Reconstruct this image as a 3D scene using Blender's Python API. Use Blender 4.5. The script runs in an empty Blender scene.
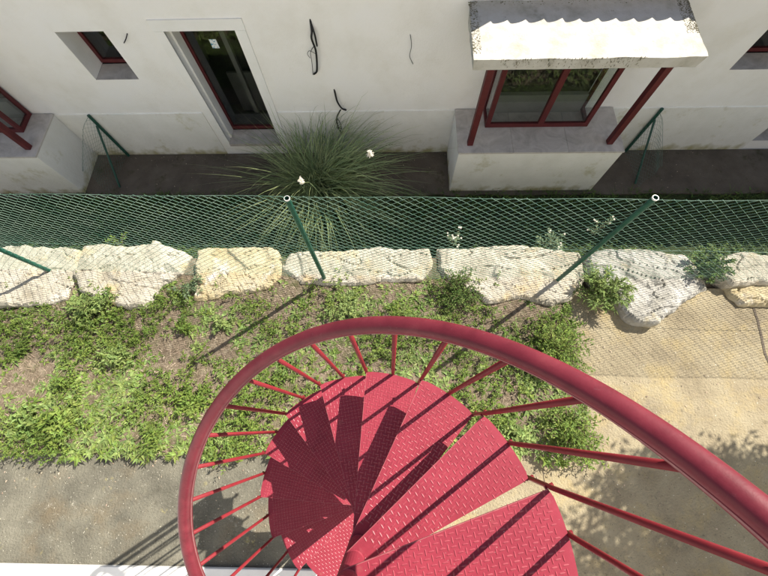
import bpy, bmesh, math, random
from mathutils import Vector, Matrix, noise
R = math.radians
rnd = random.Random(7)
sc = bpy.context.scene
col = sc.collection

# ------------------------------------------------------------------ camera
FP, TX, TY = 361.86, 0.3483, 0.0239          # focal length in px of a 768 px wide frame, tilt from straight down, roll
CZ = 4.015                                    # camera height over the terrace
CAMROT = Matrix.Rotation(TX, 3, 'X') @ Matrix.Rotation(TY, 3, 'Y')
cd = bpy.data.cameras.new('camera'); cam = bpy.data.objects.new('camera', cd); col.objects.link(cam)
cd.sensor_fit = 'HORIZONTAL'; cd.sensor_width = 36; cd.lens = FP / 768 * 36
cd.clip_start = 0.02; cd.clip_end = 1000
cam.matrix_world = Matrix.Translation((0, 0, CZ)) @ CAMROT.to_4x4()
sc.camera = cam
# ------------------------------------------------------------------ light
SUN_AZ, SUN_EL = R(35.5), R(43.5)             # azimuth from +X towards +Y
w = bpy.data.worlds.new('World'); sc.world = w; w.use_nodes = True
nt = w.node_tree; nt.nodes.clear()
sky = nt.nodes.new('ShaderNodeTexSky'); sky.sky_type = 'NISHITA'; sky.sun_disc = False
sky.sun_elevation = SUN_EL; sky.sun_rotation = R(90) - SUN_AZ
bg = nt.nodes.new('ShaderNodeBackground'); bg.inputs[1].default_value = 0.07
wo = nt.nodes.new('ShaderNodeOutputWorld')
nt.links.new(sky.outputs[0], bg.inputs[0]); nt.links.new(bg.outputs[0], wo.inputs[0])
sl = bpy.data.lights.new('sun', 'SUN'); sl.energy = 5.0; sl.angle = R(0.4); sl.color = (1, 0.95, 0.86)
so = bpy.data.objects.new('sun', sl); col.objects.link(so)
SUND = Vector((math.cos(SUN_AZ) * math.cos(SUN_EL), math.sin(SUN_AZ) * math.cos(SUN_EL), math.sin(SUN_EL)))
so.rotation_euler = (-SUND).to_track_quat('-Z', 'Y').to_euler(); so.location = (6, 5, 9)
sc.view_settings.view_transform = 'Standard'; sc.view_settings.look = 'None'
sc.view_settings.exposure = 1.1
sc.view_settings.use_white_balance = True; sc.view_settings.white_balance_temperature = 6850; sc.view_settings.white_balance_tint = 10
sc.view_settings.gamma = 1; sc.view_settings.use_curve_mapping = False

# ------------------------------------------------------------------ helpers
def ray(u, v):
    return CAMROT @ Vector(((u - 384) / FP, -(v - 288) / FP, -1))
def onz(u, v, z):                             # a measured direction met with the level z
    d = ray(u, v); t = (z - CZ) / d.z
    return Vector((d.x * t, d.y * t, z))
def tag(o, label=None, cat=None, group=None, kind=None):
    if label: o['label'] = label
    if cat: o['category'] = cat
    if group: o['group'] = group
    if kind: o['kind'] = kind
    return o
def empty(name, loc=(0, 0, 0), label=None, cat=None, group=None):
    o = bpy.data.objects.new(name, None); col.objects.link(o); o.location = loc; o.empty_display_size = .1
    return tag(o, label, cat, group)
class MB:
    def __init__(s): s.v = []; s.f = []; s.mi = []; s.cur = 0
    def add(s, vs, fs):
        n = len(s.v); s.v += [tuple(p) for p in vs]
        s.f += [tuple(i + n for i in f) for f in fs]; s.mi += [s.cur] * len(fs)
    def box(s, a, b):
        x0, y0, z0 = a; x1, y1, z1 = b
        s.add([(x0,y0,z0),(x1,y0,z0),(x1,y1,z0),(x0,y1,z0),(x0,y0,z1),(x1,y0,z1),(x1,y1,z1),(x0,y1,z1)],
              [(0,3,2,1),(4,5,6,7),(0,1,5,4),(1,2,6,5),(2,3,7,6),(3,0,4,7)])
    def tube(s, pts, r, n=8, cap=True):
        pts = [Vector(p) for p in pts]; rs = r if isinstance(r, (list, tuple)) else [r] * len(pts)
        base = len(s.v); prev = None
        for i, p in enumerate(pts):
            d = (pts[min(i+1, len(pts)-1)] - pts[max(i-1, 0)]).normalized()
            if prev is None:
                a = d.cross(Vector((0,0,1)) if abs(d.z) < .9 else Vector((0,1,0))).normalized()
            else:
                a = (prev - d * prev.dot(d)).normalized()
            prev = a; b = d.cross(a)
            for k in range(n):
                t = 2 * math.pi * k / n
                s.v.append(tuple(p + (a * math.cos(t) + b * math.sin(t)) * rs[i]))
        for i in range(len(pts) - 1):
            for k in range(n):
                k2 = (k + 1) % n
                s.f.append((base+i*n+k, base+i*n+k2, base+(i+1)*n+k2, base+(i+1)*n+k)); s.mi.append(s.cur)
        if cap:
            s.f.append(tuple(base + k for k in reversed(range(n)))); s.mi.append(s.cur)
            s.f.append(tuple(base + (len(pts)-1)*n + k for k in range(n))); s.mi.append(s.cur)
    def prism(s, poly, z0, z1):
        n = len(poly)
        s.add([(x, y, z0) for x, y in poly] + [(x, y, z1) for x, y in poly],
              [tuple(reversed(range(n))), tuple(range(n, 2*n))] + [(k, (k+1) % n, n+(k+1) % n, n+k) for k in range(n)])
    def build(s, name, mat, parent=None, smooth=False, bevel=0, loc=None, fix=True):
        me = bpy.data.meshes.new(name)
        off = Vector(loc) if loc is not None else Vector((0,0,0))
        me.from_pydata([tuple(Vector(p) - off) for p in s.v] if loc is not None else s.v, [], s.f)
        mats = mat if isinstance(mat, list) else [mat]
        for m in mats: me.materials.append(m)
        if len(mats) > 1: me.polygons.foreach_set('material_index', s.mi)
        if fix:
            bm = bmesh.new(); bm.from_mesh(me); bmesh.ops.recalc_face_normals(bm, faces=bm.faces); bm.to_mesh(me); bm.free()
        if smooth: me.polygons.foreach_set('use_smooth', [True] * len(me.polygons))
        o = bpy.data.objects.new(name, me); col.objects.link(o)
        if loc is not None: o.location = loc
        if parent is not None:
            o.parent = parent
            if parent.type == 'EMPTY' and loc is None: o.location = -world_loc(parent)
            elif parent.type != 'EMPTY' and loc is None: o.location = (0, 0, 0)
        if bevel:
            b = o.modifiers.new('bevel', 'BEVEL'); b.width = bevel; b.segments = 2; b.limit_method = 'ANGLE'; b.angle_limit = R(40)
        return o
def world_loc(o):
    l = Vector(o.location)
    while o.parent: o = o.parent; l += Vector(o.location)
    return l

# ------------------------------------------------------------------ materials
def mat(name, cols, scale=3.0, rough=.8, bump=.0, bscale=40, spec=.3, detail=6, metal=0, dist=.0, patch=None, speck=None, coords='Object', vary=0, trans=0):
    """cols: list of (pos, rgb) ramp on fractal noise; patch: list of (rgb, noise scale, low, high); speck: (rgb, scale, size)"""
    m = bpy.data.materials.new(name); m.use_nodes = True; t = m.node_tree; n = t.nodes; L = t.links
    p = n['Principled BSDF']; p.inputs['Roughness'].default_value = rough; p.inputs['Metallic'].default_value = metal
    p.inputs['Specular IOR Level'].default_value = spec
    tc = n.new('ShaderNodeNewGeometry').outputs['Position'] if coords == 'World' else n.new('ShaderNodeTexCoord').outputs[coords]
    nz = n.new('ShaderNodeTexNoise'); nz.inputs['Scale'].default_value = scale; nz.inputs['Detail'].default_value = detail
    nz.inputs['Roughness'].default_value = .62; nz.inputs['Distortion'].default_value = dist
    L.new(tc, nz.inputs['Vector'])
    r = n.new('ShaderNodeValToRGB'); L.new(nz.outputs[0], r.inputs[0])
    while len(r.color_ramp.elements) < len(cols): r.color_ramp.elements.new(.5)
    for e, (q, c) in zip(r.color_ramp.elements, cols): e.position = q; e.color = (*c, 1)
    out = r.outputs[0]
    for k, (c, s_, lo, hi) in enumerate(patch or []):
        z = n.new('ShaderNodeTexNoise'); z.inputs['Scale'].default_value = s_; z.inputs['Detail'].default_value = 8; z.inputs['Roughness'].default_value = .7
        z.noise_dimensions = '4D'; z.inputs['W'].default_value = 3.7 * (k + 1)
        L.new(tc, z.inputs['Vector'])
        mr = n.new('ShaderNodeMapRange'); mr.inputs[1].default_value = lo; mr.inputs[2].default_value = hi; L.new(z.outputs[0], mr.inputs[0])
        mx = n.new('ShaderNodeMix'); mx.data_type = 'RGBA'; L.new(mr.outputs[0], mx.inputs[0]); L.new(out, mx.inputs[6]); mx.inputs[7].default_value = (*c, 1)
        out = mx.outputs[2]
    for c, s_, size in (speck or []):
        v = n.new('ShaderNodeTexVoronoi'); v.inputs['Scale'].default_value = s_; L.new(tc, v.inputs['Vector'])
        wn = n.new('ShaderNodeTexWhiteNoise'); wn.noise_dimensions = '3D'; L.new(v.outputs['Position'], wn.inputs['Vector'])
        mu = n.new('ShaderNodeMath'); mu.operation = 'MULTIPLY'; L.new(wn.outputs['Value'], mu.inputs[0]); mu.inputs[1].default_value = size
        lt = n.new('ShaderNodeMath'); lt.operation = 'LESS_THAN'; L.new(v.outputs['Distance'], lt.inputs[0]); L.new(mu.outputs[0], lt.inputs[1])
        mx = n.new('ShaderNodeMix'); mx.data_type = 'RGBA'; L.new(lt.outputs[0], mx.inputs[0]); L.new(out, mx.inputs[6]); mx.inputs[7].default_value = (*c, 1)
        out = mx.outputs[2]
    if vary:
        g = n.new('ShaderNodeNewGeometry'); hs = n.new('ShaderNodeHueSaturation')
        mr = n.new('ShaderNodeMapRange'); mr.inputs[3].default_value = 1 - vary; mr.inputs[4].default_value = 1 + vary
        L.new(g.outputs['Random Per Island'], mr.inputs[0]); L.new(mr.outputs[0], hs.inputs['Value'])
        mh = n.new('ShaderNodeMapRange'); mh.inputs[3].default_value = .475; mh.inputs[4].default_value = .515
        wn = n.new('ShaderNodeTexWhiteNoise'); wn.noise_dimensions = '1D'; L.new(g.outputs['Random Per Island'], wn.inputs['W'])
        L.new(wn.outputs['Value'], mh.inputs[0]); L.new(mh.outputs[0], hs.inputs['Hue'])
        L.new(out, hs.inputs['Color']); out = hs.outputs[0]
    L.new(out, p.inputs['Base Color'])
    if bump:
        b = n.new('ShaderNodeBump'); b.inputs['Strength'].default_value = bump; b.inputs['Distance'].default_value = .02
        z = n.new('ShaderNodeTexNoise'); z.inputs['Scale'].default_value = bscale; z.inputs['Detail'].default_value = 8; z.inputs['Roughness'].default_value = .65
        L.new(tc, z.inputs['Vector']); L.new(z.outputs[0], b.inputs['Height']); L.new(b.outputs[0], p.inputs['Normal'])
    if trans:
        tb = n.new('ShaderNodeBsdfTranslucent'); L.new(out, tb.inputs[0])
        ms = n.new('ShaderNodeMixShader'); ms.inputs[0].default_value = trans
        L.new(p.outputs[0], ms.inputs[1]); L.new(tb.outputs[0], ms.inputs[2]); L.new(ms.outputs[0], n['Material Output'].inputs[0])
    return m

M = {}
M['wall'] = mat('white_render', [(.3, (0.812,0.799,0.757)), (.52, (0.874,0.868,0.844)), (.75, (0.880,0.880,0.880))], 1.6, .9, .22, 30, .15,
                patch=[((0.770,0.752,0.670), 1.1, .58, .85)])
M['trim'] = mat('white_trim_paint', [(.3, (0.814,0.814,0.781)), (.7, (0.880,0.880,0.869))], 3, .8, .1, 40, .2)
M['plinth'] = mat('plinth_render', [(.3, (0.749,0.745,0.698)), (.7, (0.863,0.861,0.828))], 2.4, .9, .3, 26, .15, patch=[((0.520,0.493,0.327), 3.1, .56, .74)])
def base_stain(m):
    t = m.node_tree; n = t.nodes; L = t.links; p = n['Principled BSDF']; src = p.inputs['Base Color'].links[0].from_socket
    g = n.new('ShaderNodeNewGeometry'); sx = n.new('ShaderNodeSeparateXYZ'); L.new(g.outputs['Position'], sx.inputs[0])
    z = n.new('ShaderNodeTexNoise'); z.inputs['Scale'].default_value = 5; z.inputs['Detail'].default_value = 8; L.new(g.outputs['Position'], z.inputs['Vector'])
    ad = n.new('ShaderNodeMath'); ad.operation = 'MULTIPLY_ADD'; L.new(z.outputs[0], ad.inputs[0]); ad.inputs[1].default_value = .55; L.new(sx.outputs[2], ad.inputs[2])
    mr = n.new('ShaderNodeMapRange'); HG_ = 4.015-1.17*4.4; mr.inputs[1].default_value = HG_+.42; mr.inputs[2].default_value = HG_+.26; L.new(ad.outputs[0], mr.inputs[0])
    mx = n.new('ShaderNodeMix'); mx.data_type = 'RGBA'; L.new(mr.outputs[0], mx.inputs[0]); L.new(src, mx.inputs[6]); mx.inputs[7].default_value = (.42,.39,.23,1)
    L.new(mx.outputs[2], p.inputs['Base Color'])
base_stain(M['plinth'])
M['stone_sill'] = mat('grey_pink_sill_stone', [(.3, (.38,.35,.32)), (.5, (.50,.465,.43)), (.7, (.60,.565,.53))], 4, .7, .1, 40, .3, dist=1.2)
M['canopy'] = mat('weathered_canopy_render', [(.3, (0.373,0.359,0.308)), (.5, (0.487,0.473,0.430)), (.7, (0.530,0.523,0.487))], 5, .9, .3, 40, .15,
                  patch=[((0.158,0.150,0.108), 2.2, .62, .80), ((0.215,0.207,0.158), 13, .62, .72)])
M['moss'] = mat('dark_moss', [(.3, (.14,.13,.08)), (.7, (.34,.32,.24))], 30, .95, .8, 60, .1)
M['red_wood'] = mat('dark_red_painted_timber', [(.3, (.075,.013,.015)), (.7, (.115,.019,.021))], 8, .55, .1, 60, .35)
M['red'] = mat('red_painted_steel', [(.3, (0.209,0.025,0.041)), (.55, (0.248,0.030,0.050)), (.8, (0.294,0.042,0.062))], 7, .5, .06, 90, .22,
               patch=[((0.294,0.072,0.087), 20, .60, .74), ((0.150,0.018,0.029), 5, .54, .78), ((0.258,0.096,0.084), 8, .60, .82), ((0.361,0.192,0.185), 130, .68, .72)], speck=[((0.387,0.280,0.252), 60, .11)])
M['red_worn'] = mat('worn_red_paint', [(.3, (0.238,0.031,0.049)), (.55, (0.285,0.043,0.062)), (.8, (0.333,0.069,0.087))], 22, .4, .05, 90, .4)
M['red_edge'] = mat('red_edge_highlight', [(.3, (.25,.05,.065)), (.7, (.36,.12,.13))], 30, .5)  # pinkish highlight of the lit tread edges, put into the colour
M['rail_groove'] = mat('scuffed_rail_groove', [(.3, (.19,.08,.085)), (.7, (.30,.16,.16))], 30, .5)
M['rail'] = mat('red_handrail_plastic', [(.3, (0.122,0.013,0.023)), (.6, (0.163,0.021,0.033)), (.8, (0.204,0.037,0.047))], 9, .42, .05, 120, .28,
                patch=[((0.172,0.060,0.069), 60, .60, .72), ((0.095,0.010,0.017), 14, .52, .74)])
M['bar'] = mat('red_painted_bars', [(.3, (0.159,0.013,0.019)), (.7, (0.217,0.020,0.027))], 10, .45, .05, 90, .3)
M['green_post'] = mat('green_plastic_coated_post', [(.3, (0.008,0.059,0.042)), (.7, (0.021,0.098,0.070))], 12, .4, .05, 80, .4, patch=[((0.070,0.119,0.091), 25, .6, .7)])
M['wire'] = mat('weathered_green_wire', [(.3, (.035,.10,.07)), (.7, (.13,.20,.155))], 6, .45, spec=.4)
M['zinc'] = mat('pale_zinc', [(.3, (.55,.56,.55)), (.7, (.72,.72,.70))], 10, .5, metal=.2)
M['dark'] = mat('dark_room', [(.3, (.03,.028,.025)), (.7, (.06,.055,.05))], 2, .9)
M['curtain'] = mat('grey_blind', [(.3, (.20,.20,.19)), (.7, (.28,.28,.27))], 2, .9)
M['cable'] = mat('black_cable', [(.3, (.008,.008,.009)), (.7, (.02,.02,.022))], 20, .5)
M['sticker'] = mat('blue_white_sticker', [(.44, (.03,.25,.42)), (.48, (.75,.8,.82))], 38, .5)
M['tile'] = mat('clay_tile', [(.3, (.28,.10,.05)), (.7, (.42,.18,.09))], 6, .85, .4, 40)
CONC_SP = [((.42,.40,.34), 38, .17), ((.07,.065,.05), 46, .2), ((.36,.34,.27), 15, .09)]
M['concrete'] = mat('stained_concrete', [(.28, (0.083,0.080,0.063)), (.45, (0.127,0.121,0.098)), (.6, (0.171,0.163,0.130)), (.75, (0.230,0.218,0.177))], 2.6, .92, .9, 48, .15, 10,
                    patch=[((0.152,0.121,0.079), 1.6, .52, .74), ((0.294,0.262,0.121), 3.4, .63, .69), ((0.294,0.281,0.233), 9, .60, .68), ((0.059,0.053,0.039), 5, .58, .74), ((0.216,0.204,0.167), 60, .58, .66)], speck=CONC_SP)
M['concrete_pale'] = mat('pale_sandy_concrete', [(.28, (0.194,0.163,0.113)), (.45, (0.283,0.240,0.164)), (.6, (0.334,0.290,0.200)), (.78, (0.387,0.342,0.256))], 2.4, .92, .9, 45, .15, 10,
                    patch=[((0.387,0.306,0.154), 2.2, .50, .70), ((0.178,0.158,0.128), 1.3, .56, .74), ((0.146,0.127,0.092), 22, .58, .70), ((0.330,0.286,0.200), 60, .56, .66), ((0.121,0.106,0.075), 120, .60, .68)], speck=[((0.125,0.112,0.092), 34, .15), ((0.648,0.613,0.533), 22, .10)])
M['walk'] = mat('dark_walkway_concrete', [(.3, (0.083,0.068,0.055)), (.6, (0.132,0.110,0.088)), (.8, (0.187,0.155,0.123))], 2.3, .9, .4, 50, .15, 10, patch=[((0.055,0.055,0.026), 5, .55, .7)])
M['soil'] = mat('dry_mulch_soil', [(.3, (0.091,0.069,0.048)), (.5, (0.168,0.134,0.096)), (.7, (0.244,0.204,0.153))], 14, .95, 1.0, 45, .1, 12, patch=[((0.283,0.236,0.175), 40, .55, .66), ((0.077,0.094,0.033), 3, .52, .66)])
M['ground'] = mat('shaded_grass_soil', [(.3, (.02,.03,.012)), (.6, (.045,.06,.025)), (.8, (.08,.085,.045))], 6, .95, .8, 40, .1)
M['white_floor'] = mat('white_painted_slab', [(.3, (.66,.66,.64)), (.7, (.80,.80,.78))], 3, .7, .1, 50, .2, patch=[((.45,.44,.38), 7, .64, .76)])
M['rock'] = mat('limestone', [(.25, (0.246,0.218,0.161)), (.42, (0.378,0.350,0.284)), (.6, (0.463,0.435,0.369)), (.8, (0.529,0.510,0.454))], 3.2, .9, 1.0, 22, .15, 12, coords='World',
                patch=[((0.529,0.378,0.151), 1.9, .54, .72), ((0.189,0.161,0.113), 11, .60, .68), ((0.113,0.104,0.095), 30, .66, .71)])
M['rock_yellow'] = mat('yellow_limestone', [(.25, (0.267,0.216,0.130)), (.42, (0.405,0.338,0.205)), (.6, (0.460,0.404,0.281)), (.8, (0.488,0.451,0.389))], 2.6, .9, .9, 26, .15, 12, coords='World',
                patch=[((0.570,0.536,0.497), 4, .54, .66), ((0.202,0.169,0.130), 14, .63, .70)])
M['rock_grey'] = mat('grey_white_limestone', [(.25, (0.175,0.166,0.143)), (.42, (0.313,0.304,0.271)), (.6, (0.432,0.423,0.396)), (.8, (0.515,0.515,0.497))], 4.5, .9, 1.0, 20, .15, 12, coords='World',
                patch=[((0.506,0.423,0.248), 1.7, .56, .7), ((0.092,0.092,0.083), 9, .60, .68)])
M['leaf'] = mat('fresh_weed_leaves', [(.3, (0.094,0.153,0.031)), (.5, (0.150,0.227,0.047)), (.7, (0.226,0.300,0.084))], 2.2, .6, spec=.25, vary=.45, trans=.35, coords='World')
M['leaf_lime'] = mat('lime_leaves', [(.3, (0.142,0.219,0.058)), (.7, (0.258,0.342,0.123))], 2.2, .6, spec=.25, vary=.4, trans=.35, coords='World')
M['leaf_dark'] = mat('dark_leaves', [(.3, (0.048,0.093,0.020)), (.7, (0.117,0.185,0.044))], 3, .6, spec=.25, vary=.45, trans=.25, coords='World')
M['leaf_grey'] = mat('grey_green_leaves', [(.3, (0.110,0.165,0.088)), (.7, (0.220,0.286,0.165))], 3, .6, spec=.25, vary=.4, trans=.3, coords='World')
M['dry'] = mat('dry_stalks', [(.3, (0.253,0.193,0.139)), (.7, (0.461,0.387,0.298))], 5, .9, spec=.1, vary=.4, coords='World')
M['blade'] = mat('pampas_blades', [(.3, (0.124,0.194,0.079)), (.7, (0.386,0.456,0.229))], 3, .5, spec=.35, vary=.45, trans=.3, coords='World')
M['stem'] = mat('woody_stem', [(.3, (.09,.065,.04)), (.7, (.17,.13,.09))], 9, .9, .3, 60)
M['plume'] = mat('white_plume', [(.3, (.72,.68,.58)), (.7, (.82,.79,.70))], 20, .9, trans=.2)
def glass():
    m = bpy.data.materials.new('window_glass'); m.use_nodes = True; n = m.node_tree.nodes; L = m.node_tree.links
    p = n['Principled BSDF']; p.inputs['Base Color'].default_value = (.86,.9,.88,1); p.inputs['Roughness'].default_value = .02
    p.inputs['Transmission Weight'].default_value = 1; p.inputs['IOR'].default_value = 1.52
    return m
M['glass'] = glass()

# ================================================================== HOUSE
D = 4.4
def zz(k): return CZ + k * D                  # heights measured on the facade, in units of its distance
HG = zz(-1.17)                                # level of the lower ground
HX, HY = -.4, D
house = empty('white_house', (HX, HY, HG), 'white rendered house in shade across the fence, with dark red window frames and porch columns', 'house')
def Hb(mb, name, m, parent=house, **k):
    o = mb.build(name, m, parent, **k)
    if parent is not house: o.location = (0, 0, 0)
    return o
holes = [(-.936, -.798, -.829, -.679, .075),       # small window
         (-.630, -.432, -1.108, -.680, .068),      # tall window
         (1.015, 1.155, -.825, -.672, .075),       # right small window
         (1.352, 1.50, -1.125, -.93, .075)]        # right cellar window
X0, X1, ZT = -3.0*D, 3.2*D, zz(-.572)
xs = sorted({X0, X1} | {h[i]*D for h in holes for i in (0, 1)} | {k * .5 for k in range(-20, 21)})
zs = sorted({HG - .3, ZT} | {zz(h[i]) for h in holes for i in (2, 3)} | {HG + .5*k for k in range(0, 5)})
wm = MB()
def inhole(x, z): return any(h[0]*D < x < h[1]*D and zz(h[2]) < z < zz(h[3]) for h in holes)
for a, b in zip(xs, xs[1:]):
    for c, d in zip(zs, zs[1:]):
        if not inhole((a+b)/2, (c+d)/2): wm.add([(a,D,c),(b,D,c),(b,D,d),(a,D,d)], [(0,1,2,3)])
for h in holes:
    x0, x1, z0, z1, dp = h[0]*D, h[1]*D, zz(h[2]), zz(h[3]), D*(1+h[4])
    wm.add([(x0,D,z0),(x0,dp,z0),(x0,dp,z1),(x0,D,z1)], [(0,1,2,3)])
    wm.add([(x1,D,z0),(x1,dp,z0),(x1,dp,z1),(x1,D,z1)], [(3,2,1,0)])
    wm.add([(x0,D,z1),(x1,D,z1),(x1,dp,z1),(x0,dp,z1)], [(0,1,2,3)])
wm.box((X0, D+1.2, HG-.3), (X1, D+1.3, ZT)); 
wm.box((X0, D+.02, HG-.3), (X0+.2, D+7, ZT)); wm.box((X1-.2, D+.02, HG-.3), (X1, D+7, ZT)); wm.box((X0, D+6.9, HG-.3), (X1, D+7, ZT))
wall = wm.build('wall', M['wall'], house, fix=False)
# lower wall band, slightly proud of the wall above
lm = MB()
zl = zz(-.963)
def band(x0, x1):
    lm.add([(x0,D-.015,HG-.02),(x1,D-.015,HG-.02),(x1,D-.015,zl),(x0,D-.015,zl),(x0,D+.01,zl+.012),(x1,D+.01,zl+.012),(x0,D+.01,HG-.02),(x1,D+.01,HG-.02)],
           [(0,1,2,3),(3,2,5,4),(0,3,4,6),(1,7,5,2)])
band(X0, -.663*D); band(-.400*D, 1.35*D); band(1.503*D, X1)
Hb(lm, 'wall_base', M['plinth'])
# windows
def window(x0, x1, z0, z1, y, fw=.055, mull=None, name='window', parent=house, dep=.05):
    f = MB()
    f.box((x0, y, z0), (x1, y+dep, z0+fw)); f.box((x0, y, z1-fw), (x1, y+dep, z1))
    f.box((x0, y+.002, z0+fw), (x0+fw, y+dep, z1-fw)); f.box((x1-fw, y+.002, z0+fw), (x1, y+dep, z1-fw))
    if mull: f.box((mull-.04, y-.006, z0+fw), (mull+.04, y+dep, z1-fw))
    o = Hb(f, name, M['red_wood'], parent, bevel=.004)
    g = MB(); g.box((x0+fw-.005, y+.02, z0+fw-.005), (x1-fw+.005, y+.026, z1-fw+.005))
    p = g.build('pane', M['glass'], o); p.location = (0,0,0)
    return o
for i, h in enumerate(holes):
    x0, x1, z0, z1, dp = h[0]*D, h[1]*D, zz(h[2]), zz(h[3]), D*(1+h[4])
    wo_ = window(x0, x1, z0+.012, z1, dp-.02, fw=.05 if i != 1 else .06)
    s = MB(); s.box((x0, D+.004 if i != 1 else D-.02, z0-.05), (x1, dp-.02, z0)) if i != 1 else s.box((x0-.0, D-.03, z0-.06), (x1+.0, dp-.02, z0))
    so_ = s.build('sill', M['stone_sill'], wo_, bevel=.004); so_.location = (0,0,0)
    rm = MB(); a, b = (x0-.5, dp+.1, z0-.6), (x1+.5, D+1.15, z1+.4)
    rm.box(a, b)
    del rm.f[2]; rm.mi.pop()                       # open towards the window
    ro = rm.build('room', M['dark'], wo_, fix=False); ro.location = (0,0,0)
    if i == 1:
        st = MB(); st.box((-.517*dp, dp+.0-.002, zz(-.732*1.068)), (-.497*dp, dp+.001, zz(-.706*1.068)))
        x = st.build('sticker', M['sticker'], wo_); x.location = (0,0,0)
        b2 = MB(); b2.box((x0+.35, dp+.35, z0), (x0+.42, dp+.42, z1)); b2.box((x0, dp+.7, z0-.3), (x1, dp+.74, z0+.5))
        x = b2.build('blind', M['curtain'], wo_); x.location = (0,0,0)
# white surround of the tall window
t = MB()
t.box((-.658*D, D-.018, zz(-.680)), (-.402*D, D+.01, zz(-.650)))
t.box((-.432*D, D-.0175, zz(-1.115)), (-.4025*D, D+.01, zz(-.6805)))
t.box((-.657*D, D-.0175, zz(-1.11)), (-.630*D, D+.01, zz(-.6805)))
# stepped left reveal
t.box((-.630*D, D+.10, zz(-1.107)), (-.624*D, D+.27, zz(-.681)))
Hb(t, 'window_surround', M['trim'])
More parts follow.
